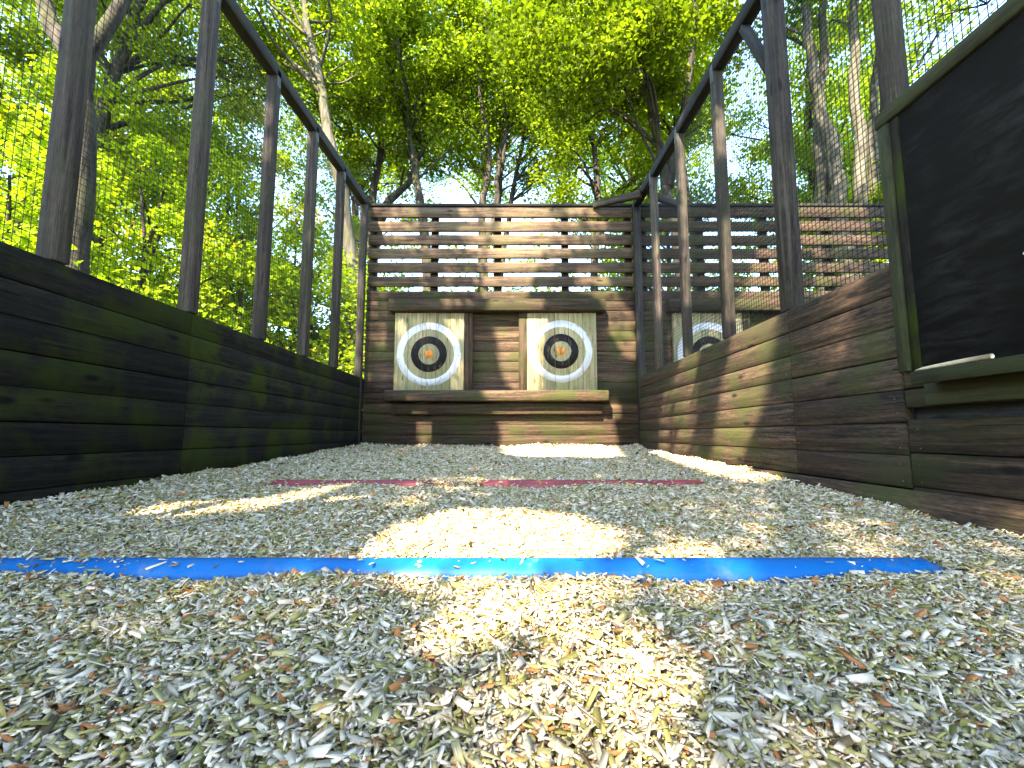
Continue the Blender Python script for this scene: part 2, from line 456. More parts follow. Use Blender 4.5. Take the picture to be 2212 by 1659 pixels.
def keep_sun_gaps(P):
    """False for leaves that would stand in a gap cut for a chosen sun patch."""
    u = P @ U_AX; v = P @ V_AX; d = P @ S
    keep = np.ones(len(P), bool)
    for wgt, q, dm in GAP_UV:
        sel = np.where((u > q[:, 0].min()) & (u < q[:, 0].max()) & (v > q[:, 1].min()) & (v < q[:, 1].max()) & (d > dm + 0.4))[0]
        if not len(sel): continue
        uu = u[sel]; vv = v[sel]
        ins = np.zeros(len(sel), bool)
        n = len(q)
        for i in range(n):
            x0, y0 = q[i]; x1, y1 = q[(i + 1) % n]
            if y0 == y1: continue
            c = ((y0 > vv) != (y1 > vv)) & (uu < (x1 - x0) * (vv - y0) / (y1 - y0) + x0)
            ins ^= c
        drop = ins & (RNG.random(len(sel)) < wgt)
        keep[sel[drop]] = False
    return keep

# ------------------------------------------------------------------ ground
def lane_h(x, y):
    y = np.asarray(y, float); x = np.asarray(x, float)
    h = np.interp(y, [-3, 0.5, 1.09, 2.29, 5.2, 6.0], [-0.05, 0.0, 0.025, 0.085, 0.18, 0.18])
    h = h + 0.012 * np.exp(-((x + 1.66) / 0.35) ** 2) + 0.006 * np.sin(x * 5.1 + y * 2.3) + 0.005 * np.sin(x * 11 - y * 7.7 + 1) + 0.004 * np.sin(x * 3 + y * 17)
    return h

n = 60
gx = np.concatenate([-np.geomspace(400, 6, 25), np.linspace(-5, 9, 57), np.geomspace(10, 400, 25)])
gy = np.concatenate([-np.geomspace(400, 6, 20), np.linspace(-5, 14, 60), np.geomspace(15, 500, 25)])
X, Y = np.meshgrid(gx, gy)
Z = -0.12 + 0.05 * np.sin(X * 0.9) * np.sin(Y * 0.7) + np.where((X > -3.2) & (X < 6) & (Y < 5.6), -0.05, 0.0)
left = np.clip((-X - 3) / 12, 0, 1)
Z = Z - left * 0.6
co = np.stack([X.ravel(), Y.ravel(), Z.ravel()], 1)
w_ = len(gx)
i = (np.arange(len(gy) - 1)[:, None] * w_ + np.arange(w_ - 1)[None]).ravel()
fl = np.stack([i, i + 1, i + 1 + w_, i + w_], 1)
tag(mesh_object('ground', co, fl.ravel(), np.full(len(fl), 4), M['floor'], smooth=True), kind='structure')

def sheet(name, x0, x1, y0, y1, nx, ny, dz, mat, off=0.0):
    X, Y = np.meshgrid(np.linspace(x0, x1, nx), np.linspace(y0, y1, ny))
    Z = lane_h(X - off, Y) + dz
    co = np.stack([X.ravel(), Y.ravel(), Z.ravel()], 1)
    i = (np.arange(ny - 1)[:, None] * nx + np.arange(nx - 1)[None]).ravel()
    fl = np.stack([i, i + 1, i + 1 + nx, i + nx], 1)
    return tag(mesh_object(name, co, fl.ravel(), np.full(len(fl), 4), mat, smooth=True), kind='structure')
sheet('lane_bed', -1.66, 1.4, -1.6, 5.2, 90, 180, -0.010, M['bed'])
sheet('second_lane_bed', 1.48, 4.5, -1.6, 5.2, 40, 90, -0.004, M['bed'], off=3.1)

def chips(x0, x1, y0, y1, dens, big, layers=0.028):
    n = int((x1 - x0) * (y1 - y0) * dens)
    x = RNG.uniform(x0, x1, n); y = RNG.uniform(y0, y1, n)
    L = np.clip(RNG.lognormal(math.log(0.0118), 0.5, n), 0.005, 0.036) * big
    W = np.clip(L * RNG.uniform(0.13, 0.52, n), 0.0018, 0.011 * big)
    T = RNG.uniform(0.0008, 0.0028, n) * big
    yaw = RNG.uniform(0, 2 * np.pi, n)
    pit = RNG.normal(0, 0.36, n); rol = RNG.normal(0, 0.55, n)
    lay = layers * (1 + 0.5 * np.exp(-((x + 1.66) / 0.12) ** 2) + 0.3 * np.exp(-((1.38 - x) / 0.1) ** 2) + 1.0 * np.exp(-((5.2 - y) / 0.12) ** 2))
    z = lane_h(x, y) + RNG.random(n) ** 1.15 * lay - 0.006
    buried = ((np.abs(y - 2.245) < 0.05) & (((x > -0.44) & (x < -0.14)) | (RNG.random(n) < 0.035)))
    on_bar = ((np.abs(y - 1.062) < 0.052) & (x > -1.2) & (x < 0.96) & (RNG.random(n) > np.where(x < -0.62, 0.07, 0.012))) | ((np.abs(y - 2.245) < 0.048) & (x > -1.2) & (x < 0.94) & ~buried)
    lying = (np.abs(y - 1.062) < 0.04) & (x > -1.2) & (x < 0.96) & ~on_bar
    z = np.where(on_bar, z - 0.06, z + np.where(buried | lying, 0.024, 0.0))
    sk = RNG.uniform(-0.35, 0.35, n); tp = RNG.uniform(0.45, 1.0, n)
    lx = np.stack([-L, L, L, -L, -L, L, L, -L], 1) * 0.5
    ly = np.stack([-W, -W * tp, W * tp, W, -W, -W * tp, W * tp, W], 1) * 0.5
    lz = np.stack([-T, -T, -T, -T, T, T, T, T], 1) * 0.5
    lx = lx + sk[:, None] * ly * 1.6
    cp, sp, cr, sr, cy, sy = np.cos(pit)[:, None], np.sin(pit)[:, None], np.cos(rol)[:, None], np.sin(rol)[:, None], np.cos(yaw)[:, None], np.sin(yaw)[:, None]
    y1_ = ly * cr - lz * sr; z1 = ly * sr + lz * cr
    x2 = lx * cp + z1 * sp; z2 = -lx * sp + z1 * cp
    x3 = x2 * cy - y1_ * sy; y3 = x2 * sy + y1_ * cy
    co = np.stack([x3 + x[:, None], y3 + y[:, None], z2 + z[:, None]], 2)
    q = np.array([[4, 5, 6, 7], [0, 1, 5, 4], [1, 2, 6, 5], [2, 3, 7, 6], [3, 0, 4, 7]])
    r = RNG.random(n)
    uv4 = np.array([[0, 0], [1, 0], [1, 1], [0, 1]])
    uv = uv4[None, None] * np.stack([L, W], 1)[:, None, None, :] + (RNG.random((n, 1, 1, 2)) * 20)
    uv = np.broadcast_to(uv, (n, 5, 4, 2)).reshape(-1, 2)
    return co.reshape(-1, 3), q, np.repeat(r, 5), uv, n
parts = [chips(-1.66, 1.4, -0.7, 0.3, 6000, 1.4), chips(-1.66, 1.4, 0.3, 1.5, 54000, 1.0), chips(-1.66, 1.4, 1.5, 3.0, 32000, 1.15), chips(-1.66, 1.4, 3.0, 5.19, 15000, 1.4),
         chips(-1.66, 1.4, 0.3, 1.3, 30000, 0.5),
         chips(-1.66, 1.4, 0.3, 5.19, 900, 1.7, 0.022)]
cos, fls, rs, uvs, off = [], [], [], [], 0
for co, q, r, uv, nn in parts:
    fls.append((q[None] + (np.arange(nn) * 8 + off)[:, None, None]).reshape(-1))
    off += nn * 8
    cos.append(co); rs.append(r); uvs.append(uv)
fls = np.concatenate(fls)
tag(mesh_object('wood_chips', np.concatenate(cos), fls, np.full(len(fls) // 4, 4), M['chip'], None, np.concatenate(uvs), np.concatenate(rs)),
    'loose grey and tan wood chips covering the lane floor', 'wood chips', kind='stuff')

# ------------------------------------------------------------------ throw lines: half round bars half sunk in the chips
def throw_bar(name, label, x0, x1, y, mat, w, h, group):
    z = float(lane_h(0, y)) + 0.012
    root = empty(name, ((x0 + x1) / 2, y, z), label, 'throw line', group)
    m = MB(); N = 12; K = 40
    secs = []
    for k in range(K + 1):
        s = k / K
        x = x0 + (x1 - x0) * s
        e = min((x - x0), (x1 - x)) / 0.035
        sc = 1.0 if e >= 1 else 0.35 + 0.65 * math.sin(max(e, 0) * math.pi / 2)
        zz = float(lane_h(x, y)) + 0.006
        zz = z
        ids = []
        for a in range(N + 1):
            t_ = math.pi * a / N
            m.v.append((x, y - math.cos(t_) * w / 2 * sc, zz - 0.012 + (math.sin(t_) ** 0.8) * h * sc)); ids.append(len(m.v) - 1)
        secs.append(ids)
    for a, b in zip(secs, secs[1:]):
        for i in range(N): m.quad([a[i], b[i], b[i + 1], a[i + 1]], [(0, 0)] * 4, 0.5)
    m.quad(list(secs[0]), [(0, 0)] * (N + 1), 0.5); m.quad(list(reversed(secs[-1])), [(0, 0)] * (N + 1), 0.5)
    m.build('bar', mat, root, True)
    return root
throw_bar('throw_line', 'blue half round bar across the lane, nearest the viewer', -1.22, 0.955, 1.062, M['blue_paint'], 0.09, 0.040, 'throw lines across the lane')
throw_bar('throw_line', 'faded red bar across the lane, farther than the blue one', -1.16, 0.935, 2.245, M['red_paint'], 0.066, 0.038, 'throw lines across the lane')

# ------------------------------------------------------------------ side walls of horizontal planks
PITCH = 0.117
def plank_row(m, x0, x1, y0, y1, z0, z1, axis, gap=0.0028, joints=()):
    """a wall of long horizontal planks; axis 'y' or 'x' is the plank direction."""
    k = 0
    z = z1
    while z > z0 + 0.01:
        zb = max(z - PITCH, z0)
        js = sorted(joints)
        a0, a1 = (y0, y1) if axis == 'y' else (x0, x1)
        cuts = [a0] + js + [a1]
        for p, q in zip(cuts, cuts[1:]):
            d = random.uniform(-0.0015, 0.0015)
            zs = random.uniform(-0.0012, 0.0012)
            if axis == 'y': m.box(x0 + d, x1 + d, p + 0.001, q - 0.001, zb + gap / 2 + zs, z - gap / 2 + zs)
            else: m.box(p + 0.001, q - 0.001, y0 + d, y1 + d, zb + gap / 2 + zs, z - gap / 2 + zs)
        z = zb

root = empty('plank_wall', (-1.70, 1.8, 0), 'long moss-stained plank wall along the left side of the lane, its shade put into the dark colour', 'wall', 'low side walls of the lane')
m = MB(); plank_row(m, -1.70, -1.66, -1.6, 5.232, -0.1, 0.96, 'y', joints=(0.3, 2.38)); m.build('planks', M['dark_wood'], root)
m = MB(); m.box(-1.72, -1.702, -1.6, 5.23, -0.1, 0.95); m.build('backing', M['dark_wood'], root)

root = empty('plank_wall', (1.44, 1.8, 0), 'brown plank wall with sunlit streaks along the right side of the lane', 'wall', 'low side walls of the lane')
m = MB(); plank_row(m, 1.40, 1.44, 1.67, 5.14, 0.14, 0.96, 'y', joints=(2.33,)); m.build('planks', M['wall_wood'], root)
m = MB()
plank_row(m, 1.40, 1.44, -1.6, 1.665, 0.02, 0.385, 'y', joints=(0.4,))
plank_row(m, 1.40, 1.44, -1.6, 1.665, 0.425, 0.96, 'y', joints=(0.4,))
m.build('near_planks', M['wall_wood'], root)
m = MB()
for y in (1.705, 2.30, 2.365, 3.04, 3.76, 4.50, 5.08, 1.62, 1.06, 0.44):
    for k in range(7):
        for dz in (0.03, 0.087):
            zc = 0.96 - k * PITCH - dz
            if 0.16 < zc and not (y < 1.67 and 0.36 < zc < 0.56):
                m.obox((1.3985, y + random.uniform(-.006, .006), zc + random.uniform(-.006, .006)), (0.003, 0.0065, 0.0065), rot=Matrix.Rotation(random.uniform(0, 1.5), 3, 'X'), chamf=0.001)
tag(m.build('screw_heads', M['screw'], root), kind='stuff')
m = MB(); m.box(1.445, 1.463, -1.6, 5.14, -0.1, 0.95); m.build('backing', M['rail_wood'], root)
m = MB(); m.box(1.372, 1.398, 1.0, 5.13, -0.05, 0.14, chamf=0.006); m.build('base_board', M['wall_wood'], root)

# ------------------------------------------------------------------ mesh fences on the side walls
def wire_mesh(m, x, y0, y1, z0, z1a, z1b, step=0.028, th=0.0022):
    ny = int((y1 - y0) / step)
    for k in range(ny + 1):
        y = y0 + k * step
        zt = z1a + (z1b - z1a) * (y - y0) / (y1 - y0)
        m.obox((x, y, (z0 + zt) / 2), (th, th, zt - z0), chamf=0.0001)
    nz = int((max(z1a, z1b) - z0) / step)
    for k in range(nz + 1):
        z = z0 + k * step
        ys = y0 if z < z1a else y0 + (y1 - y0) * (z - z1a) / (z1b - z1a + 1e-9)
        if ys < y1 - 0.05:
            m.obox((x + th, (ys + y1) / 2, z), (th, y1 - ys, th), chamf=0.0001)

def rail_z(y): return 2.72 + 0.045 * y      # underside of the top rail
POSTS_L = [-0.45, 0.28, 0.98, 1.665, 2.385, 3.075, 3.735, 4.385, 5.115]
POSTS_R = [-0.55, 0.2, 0.95, 1.625, 2.35, 3.03, 3.755, 4.495]
G = 'netted fences above the side walls'
rootL = empty('mesh_fence', (-1.70, 1.8, 0.96), 'post and wire mesh fence on top of the dark left wall', 'fence', G)
for y in POSTS_L:
    m = MB(); m.box(-1.727, -1.657, y - 0.035, y + 0.035, 0.0 if y > 5 else 0.962, rail_z(y) - 0.002, chamf=0.005); m.build('post', M['post_wood'], rootL)
    m = MB(); m.box(-1.6565, -1.6545, y - 0.022, y + 0.022, rail_z(y) - 0.075, rail_z(y) + 0.05, chamf=0.0005); m.box(-1.6545, -1.6505, y - 0.006, y + 0.006, rail_z(y) - 0.05, rail_z(y) - 0.038, chamf=0.001); m.build('bracket', M['steel'], rootL)
m = MB(); m.beam((-1.692, -0.7, rail_z(-0.7) + 0.045), (-1.692, 5.2, rail_z(5.2) + 0.045), 0.075, 0.09); m.build('top_rail', M['rail_wood'], rootL)
m = MB(); wire_mesh(m, -1.732, -0.6, 5.1, 0.94, rail_z(-0.6) + 0.07, rail_z(5.1) + 0.07, th=0.0017); m.build('wire_mesh', M['wire'], rootL)

rootR = empty('mesh_fence', (1.44, 1.8, 0.96), 'post and wire mesh fence on the right wall with corner braces', 'fence', G)
for k, y in enumerate(POSTS_R):
    w = 0.085 if abs(y - 2.35) < 0.01 else 0.066
    m = MB(); m.box(1.40, 1.40 + w, y - w / 2, y + w / 2, 0.962, rail_z(y) - 0.002, chamf=0.005); m.build('post', M['post_wood'], rootR)
    m = MB(); m.box(1.3965, 1.3995, y - 0.022, y + 0.022, rail_z(y) - 0.075, rail_z(y) + 0.05, chamf=0.0005); m.box(1.3925, 1.3965, y - 0.006, y + 0.006, rail_z(y) - 0.05, rail_z(y) - 0.038, chamf=0.001); m.build('bracket', M['steel'], rootR)
m = MB(); m.beam((1.44, -0.7, rail_z(-0.7) + 0.045), (1.44, 5.16, rail_z(5.16) + 0.045), 0.075, 0.09); m.build('top_rail', M['rail_wood'], rootR)
m = MB(); wire_mesh(m, 1.492, -0.6, 5.1, 0.94, rail_z(-0.6) + 0.07, rail_z(5.1) + 0.07); m.build('wire_mesh', M['wire'], rootR)
m = MB(); m.beam((1.438, 2.64, rail_z(2.64) - 0.004), (1.438, 2.40, rail_z(2.4) - 0.48), 0.04, 0.06, up=Vector((1, 0, 0))); m.build('knee_brace', M['rail_wood'], rootR)
m = MB(); m.beam((1.402, 4.83, 2.93), (0.95, 5.19, 2.99), 0.05, 0.075); m.build('corner_brace', M['post_wood'], rootR)
m = MB(); m.beam((1.49, 4.83, 2.93), (1.95, 5.19, 2.99), 0.05, 0.075); m.build('corner_brace', M['post_wood'], rootR)

# ------------------------------------------------------------------ end walls: open slats above, closed planks below
SLATS = [(2.85, 2.968), (2.683, 2.802), (2.517, 2.635), (2.352, 2.470), (2.19, 2.307), (2.02, 2.136)]
def end_wall(x0, x1, label, dx, posts):
    root = empty('slatted_end_wall', ((x0 + x1) / 2, 5.22, 0), label, 'wall', 'end walls of the throwing lanes')
    for a, b in SLATS:
        m = MB()
        z = random.uniform(-0.004, 0.004)
        m.obox(((x0 + x1) / 2, 5.218, (a + b) / 2 + z), (x1 - x0, 0.034, b - a), rot=Matrix.Rotation(random.uniform(-0.0012, 0.0012), 3, 'Y'), grain=0)
        m.build('slat', M['slat_wood' if x0 < 0 else 'wall_wood'], root)
    m = MB(); plank_row(m, x0, x1, 5.2, 5.235, -0.05, 1.967, 'x', joints=()); m.build('planks', M['wall_wood'], root)
    m = MB(); m.box(x0, x1, 5.237, 5.255, -0.05, 1.955); m.build('backing', M['rail_wood'], root)
    m = MB(); m.box(x0, x1, 5.2, 5.25, 2.985, 3.018); m.build('top_rail', M['rail_wood'], root)
    for p in posts:
        m = MB(); m.box(p - 0.04, p + 0.04, 5.258, 5.338, -0.1, 3.04, chamf=0.005); m.build('post', M['rail_wood'], root)
    return root
end_wall(-1.66, 1.40, 'slatted plank end wall of the near lane, behind the two full targets', 0.0, (-1.62, -0.905, -0.165, 0.62, 1.36))
end_wall(1.485, 4.55, 'slatted plank end wall of the neighbouring lane, seen through the right mesh', 3.1, (1.53, 2.2, 2.95, 3.7, 4.5))
m = MB(); m.box(1.402, 1.483, 5.14, 5.24, -0.05, 3.03, chamf=0.006)
tag(m.build('wall_post', M['rail_wood']), 'tall dark post between the two slatted end walls', 'post')

# ------------------------------------------------------------------ target stands and targets
def target_stand(dx, label, group):
    root = empty('target_stand', (dx - 0.17, 5.2, 0.62), label, 'target stand', group)
    m = MB(); m.obox((dx - 0.165, 5.118, 1.763), (2.40, 0.15, 0.135), chamf=0.008); m.build('header', M['wall_wood'], root)
    m = MB(); m.obox((dx - 0.165, 5.10, 0.752), (2.42, 0.19, 0.118), chamf=0.012); m.build('shelf', M['wall_wood'], root)
    m = MB(); m.obox((dx - 0.165, 5.157, 0.615), (2.30, 0.075, 0.12), chamf=0.006); m.build('shelf_support', M['wall_wood'], root)
    for a, b in ((-0.528, -0.438), (0.076, 0.160)):
        m = MB(); m.box(dx + a, dx + b, 5.122, 5.192, 0.8125, 1.693, chamf=0.005); m.build('batten', M['wall_wood'], root)
    return root

def ring_mesh(cx, cz, y, r0, r1, edges, wob):
    m = MB()
    for x0, x1 in zip(edges, edges[1:]):
        x0 += 0.0018; x1 -= 0.0018
        a, b = max(x0, cx - r1 + 0.0005), min(x1, cx + r1 - 0.0005)
        if b <= a: continue
        n = max(3, int((b - a) / 0.006))
        cols = []
        for k in range(n + 1):
            x = a + (b - a) * k / n
            o = math.sqrt(max(r1 * r1 - (x - cx) ** 2, 0)) + random.uniform(-wob, wob)
            i = math.sqrt(r0 * r0 - (x - cx) ** 2) if abs(x - cx) < r0 else 0.0
            cols.append((x, i, o))
        for sg in (1, -1):
            prev = None
            for x, i, o in cols:
                ids = []
                for yy in (y, y + 0.0006):
                    for zz in (i, max(o, i + 0.0003)):
                        m.v.append((x, yy, cz + sg * zz)); ids.append(len(m.v) - 1)
                if prev:
                    p = prev
                    f = [p[0], ids[0], ids[1], p[1]]
                    if sg < 0: f.reverse()
                    m.quad(f, [(0, 0)] * 4, 0.5)
                    f = [p[1], ids[1], ids[3], p[3]]
                    if sg < 0: f.reverse()
                    m.quad(f, [(0, 0)] * 4, 0.5)
                prev = ids
    return m

def target(x0, x1, z0, z1, cx, cz, R, label, group):
    root = empty('axe_target', ((x0 + x1) / 2, 5.16, z0), label, 'target', group)
    n = 5
    edges = [x0 + (x1 - x0) * (k + (random.uniform(-0.03, 0.03) if 0 < k < n else 0)) / n for k in range(n + 1)]
    m = MB()
    for a, b in zip(edges, edges[1:]):
        m.box(a + 0.0016, b - 0.0016, 5.125, 5.185, z0, z1 - random.uniform(0, 0.004), chamf=0.003)
    m.build('target_board', M['target_wood'], root)
    y = 5.1236
    ring_mesh(cx, cz, y, R * 0.785, R, edges, 0.0015).build('white_ring', M['white_paint'], root)
    ring_mesh(cx, cz, y, R * 0.325, R * 0.56, edges, 0.0012).build('black_ring', M['black_paint'], root)
    ring_mesh(cx, cz, y, 0.0, R * 0.125, edges, 0.004).build('bullseye', M['orange_paint'], root)
    # axe cuts
    m = MB()
    for _ in range(20 if cx < 0 else 44):
        a = random.uniform(0, 6.28); d = abs(random.gauss(0, 0.2))
        px, pz = cx + math.cos(a) * d, cz + math.sin(a) * d
        if not (x0 + 0.03 < px < x1 - 0.03 and z0 + 0.05 < pz < z1 - 0.05): continue
        L = random.uniform(0.02, 0.07)
        m.obox((px, y - 0.0006, pz), (random.uniform(0.0015, 0.004), 0.0016, L), rot=Matrix.Rotation(random.uniform(-0.25, 0.25), 3, 'Y'), chamf=0.0002)
    tag(m.build('axe_cuts', M['rail_wood'], root), kind='stuff')
    return root
GS = 'timber surrounds holding the targets'
target_stand(0.0, 'timber header, shelf and battens around the two full targets', GS)
target_stand(3.1, 'timber header and shelf of the neighbouring lane, partly hidden by the mesh fence', GS)
GT = 'axe throwing targets'
target(-1.307, -0.532, 0.8125, 1.692, -0.922, 1.222, 0.357, 'left full target, in even shade beside the dark batten', GT)
target(0.164, 0.942, 0.8125, 1.692, 0.544, 1.255, 0.349, 'right full target, with a bright sunlit strip down its edge', GT)
target(1.80, 2.575, 0.8125, 1.692, 2.19, 1.225, 0.355, 'target of the neighbouring lane, half hidden behind the right mesh fence', GT)
target(3.264, 4.042, 0.8125, 1.692, 3.65, 1.24, 0.36, 'target of the neighbouring lane almost wholly hidden by the right wall', GT)

# ------------------------------------------------------------------ chalkboard with tray on the right wall
root = empty('chalkboard', (1.40, 0.95, 0.46), 'large black chalkboard in an olive wooden frame on the right wall', 'chalkboard')
BX = 1.385
m = MB(); m.box(BX, BX + 0.013, 0.36, 1.565, 0.545, 1.47, chamf=0.001); m.build('writing_panel', M['slate_paint'], root)
m = MB()
m.box(BX - 0.013, BX + 0.014, 0.30, 1.66, 1.472, 1.53, chamf=0.004)
m.box(BX - 0.012, BX + 0.014, 1.604, 1.652, 0.55, 1.47, chamf=0.004)
m.box(BX - 0.012, BX + 0.014, 0.30, 0.358, 0.55, 1.47, chamf=0.004)
m.build('frame', M['frame_wood'], root)
m = MB(); m.box(BX - 0.004, BX + 0.014, 1.567, 1.602, 0.55, 1.47, chamf=0.003); m.build('inner_bead', M['dark_wood'], root)
m = MB()
m.box(1.30, 1.399, 0.28, 1.515, 0.502, 0.518, chamf=0.003)
m.box(1.285, 1.299, 0.28, 1.50, 0.490, 0.533, chamf=0.003)
m.build('chalk_tray', M['frame_wood'], root)
m = MB(); m.box(1.378, 1.398, 0.28, 1.56, 0.428, 0.500, chamf=0.003); m.build('tray_support', M['frame_wood'], root)
m = MB()
m.obox((BX - 0.0012, 1.209, 0.80), (0.0012, 0.008, 0.062), chamf=0.0002)
m.obox((BX - 0.0012, 1.215, 0.82), (0.0012, 0.014, 0.007), rot=Matrix.Rotation(-0.6, 3, 'X'), chamf=0.0002)
m.build('chalk_mark', M['chalk'], root)
m = MB()
pts = [(1.296, 1.49, 0.536), (1.2955, 1.46, 0.538), (1.295, 1.40, 0.5395), (1.294, 1.32, 0.541), (1.293, 1.245, 0.5415)]
m.tube(pts, [0.002, 0.005, 0.0065, 0.0072, 0.0072], 8)
st = m.build('wooden_stick', M['stick_wood'], None, True)
tag(st, 'pale round wooden stick lying on the chalkboard tray', 'stick')

# ------------------------------------------------------------------ trees
def leaf_mesh(P, size, parent, mat, name='crown', up=0.5, gaps=True, per=None):
    P = np.asarray(P, float)
    tone = np.repeat(RNG.normal(0, 0.2, len(P) // per + 1), per)[:len(P)] if per else np.zeros(len(P))
    if gaps:
        k = keep_sun_gaps(P)
        P = P[k]; tone = tone[k]
    n = len(P)
    nr = RNG.normal(size=(n, 3)); nr[:, 2] = np.abs(nr[:, 2]) + up
    nr /= np.linalg.norm(nr, axis=1)[:, None]
    a = RNG.normal(size=(n, 3)); a[:, 2] -= 0.35
    a -= nr * (a * nr).sum(1)[:, None]
    a /= np.linalg.norm(a, axis=1)[:, None] + 1e-9
    b = np.cross(nr, a)
    L = size * RNG.uniform(0.6, 1.3, n)[:, None]
    W = L * RNG.uniform(0.27, 0.4, n)[:, None]
    fold = nr * W * RNG.uniform(0.1, 0.5, n)[:, None]
    v0 = P - a * L * 0.5; v2 = P + a * L * 0.5
    m_ = P - a * L * 0.08
    v1 = m_ + b * W + fold; v3 = m_ - b * W + fold
    co = np.stack([v0, v1, v2, v3], 1).reshape(-1, 3)
    rnd = np.clip(RNG.normal(0.5, 0.17, n) + tone, 0, 1)
    return mesh_object(name, co, np.arange(n * 4), np.full(n, 4), mat, parent, None, rnd)

def cluster_points(C, R, per, flat=0.7):
    C = np.asarray(C, float)
    n = len(C)
    d = RNG.normal(size=(n, per, 3))
    d /= np.linalg.norm(d, axis=2)[:, :, None]
    rr = RNG.random((n, per, 1)) ** 0.45
    R = np.asarray(R, float).reshape(-1, 1, 1)
    p = C[:, None] + d * rr * R * np.array([1, 1, flat])
    return p.reshape(-1, 3)

def smooth_path(p, k=4):
    p = [Vector(q) for q in p]
    if len(p) < 3: return p
    out = []
    for i in range(len(p) - 1):
        p0 = p[max(i - 1, 0)]; p1 = p[i]; p2 = p[i + 1]; p3 = p[min(i + 2, len(p) - 1)]
        for j in range(k):
            t = j / k
            out.append(0.5 * ((2 * p1) + (p2 - p0) * t + (2 * p0 - 5 * p1 + 4 * p2 - p3) * t * t + (3 * p1 - p0 - 3 * p2 + p3) * t ** 3))
    out.append(p[-1])
    return out

def tree(name, label, stems, r0, clusters, crad, per, leafsize, lmat, bmat='bark', group=None, cat='tree', limb=0.55, up=0.5, flat=0.7):
    """stems: list of point lists from the ground up; clusters: (N,3) centres of leaf sprays."""
    base = Vector(stems[0][0])
    root = empty(name, base, label, cat, group)
    m = MB()
    allp = []
    for si, s in enumerate(stems):
        pts = smooth_path(s)
        jit = [Vector((random.uniform(-1, 1), random.uniform(-1, 1), 0)) * r0 * 0.25 for _ in pts]
        pts = [p + (j if 0 < i else Vector()) for i, (p, j) in enumerate(zip(pts, jit))]
        n = len(pts)
        rad = [r0 * (1 - 0.75 * i / (n - 1)) * (1.35 if i == 0 and si == 0 else 1) * (1 if si == 0 else 0.85) for i in range(n)]
        m.tube(pts, rad, 10)
        allp += [(p, rr) for i, (p, rr) in enumerate(zip(pts, rad)) if i > n * 0.22]
    clusters = np.asarray(clusters, float)
    A = np.array([p for p, _ in allp]); AR = np.array([q for _, q in allp])
    b = m
    for c in clusters:
        if random.random() > limb or not keep_sun_gaps(np.array([c]))[0]: continue
        dd = np.linalg.norm(A[:, :2] - c[:2], axis=1)
        want = c[2] - dd * 0.7 - 0.2
        k = int(np.argmin(np.abs(A[:, 2] - want) + dd * 0.6))
        p0 = Vector(A[k]); p1 = Vector(c)
        L = (p1 - p0).length
        if L < 0.3: continue
        rr = min(AR[k] * 0.55, 0.012 + 0.012 * L)
        mid = p0.lerp(p1, 0.45) + Vector((random.uniform(-1, 1), random.uniform(-1, 1), random.uniform(-0.2, 1.0))) * L * 0.10
        mid2 = p0.lerp(p1, 0.75) + Vector((random.uniform(-1, 1), random.uniform(-1, 1), random.uniform(-0.5, 0.8))) * L * 0.08
        pts = smooth_path([p0, mid, mid2, p1], 3)
        n = len(pts)
        if not keep_sun_gaps(np.array(pts)).all(): continue
        b.tube(pts, [rr * (1 - 0.85 * i / (n - 1)) for i in range(n)], 5, cap=False)
        for _ in range(2):
            q = p1 + Vector((random.uniform(-1, 1), random.uniform(-1, 1), random.uniform(-0.6, 0.6))) * crad
            b.tube([mid2, mid2.lerp(q, 0.5) + Vector((0, 0, 0.08)), q], [rr * 0.35, rr * 0.25, 0.004], 4, cap=False)
    m.build('trunk', M[bmat], root, True)
    R = crad * RNG.uniform(0.65, 1.3, len(clusters))
    leaf_mesh(cluster_points(clusters, R, per, flat), leafsize, root, M[lmat], up=up, per=per)
    return root

def crown(c, rad, n, shell=0.45):
    """n spray centres spread through an ellipsoid, denser towards its skin."""
    d = RNG.normal(size=(n, 3)); d /= np.linalg.norm(d, axis=1)[:, None]
    r = RNG.uniform(shell ** 3, 1, n)[:, None] ** (1 / 3)
    return np.array(c) + d * r * np.array(rad)

def stem(x, y, h, lean=(0, 0), wob=0.15, z0=-0.3):
    pts = []
    for k in range(6):
        s = k / 5
        pts.append((x + lean[0] * s + (random.uniform(-wob, wob) if k else 0), y + lean[1] * s + (random.uniform(-wob, wob) if k else 0), z0 + (h - z0) * s))
    return pts

# --- unseen trees on the sun's side, crowns shaped for shade and sun patches
bases = [(-5.2, -3.6), (-2.6, -7.4), (1.4, -7.9), (4.6, -5.6), (6.6, 1.2)]
labels = ['unseen shade tree behind the viewer on the far left', 'unseen shade tree behind the viewer left of the middle',
          'unseen shade tree behind the viewer right of the middle', 'unseen shade tree behind the viewer on the far right', 'tree added out of view beyond the neighbouring lane to shade the multi stemmed trunks']
nC = 720
pr = np.empty((nC, 3))
for k in range(nC):
    u = RNG.random()
    if u < 0.55: pr[k] = (RNG.uniform(-2.0, 4.8), RNG.uniform(-1.0, 5.4), 0.1)
    elif u < 0.66: pr[k] = (1.39, RNG.uniform(0, 1.7), RNG.uniform(0.5, 1.5))  # extra sprays placed to keep the chalkboard in shade
    else: pr[k] = (RNG.uniform(-2.1, 4.9), 5.2, RNG.uniform(0, 3.6))
cen = pr + S[None] * RNG.uniform(6.8, 11.5, nC)[:, None]
who = np.argmin(((cen[:, None, :2] - np.array(bases[:4])[None]) ** 2).sum(2), 1)
nE = 110
pe = np.stack([RNG.uniform(5.0, 8.8, nE), np.full(nE, 8.0), RNG.uniform(3.2, 9.5, nE)], 1)  # sprays of an added tree that shades the multi stemmed trunks
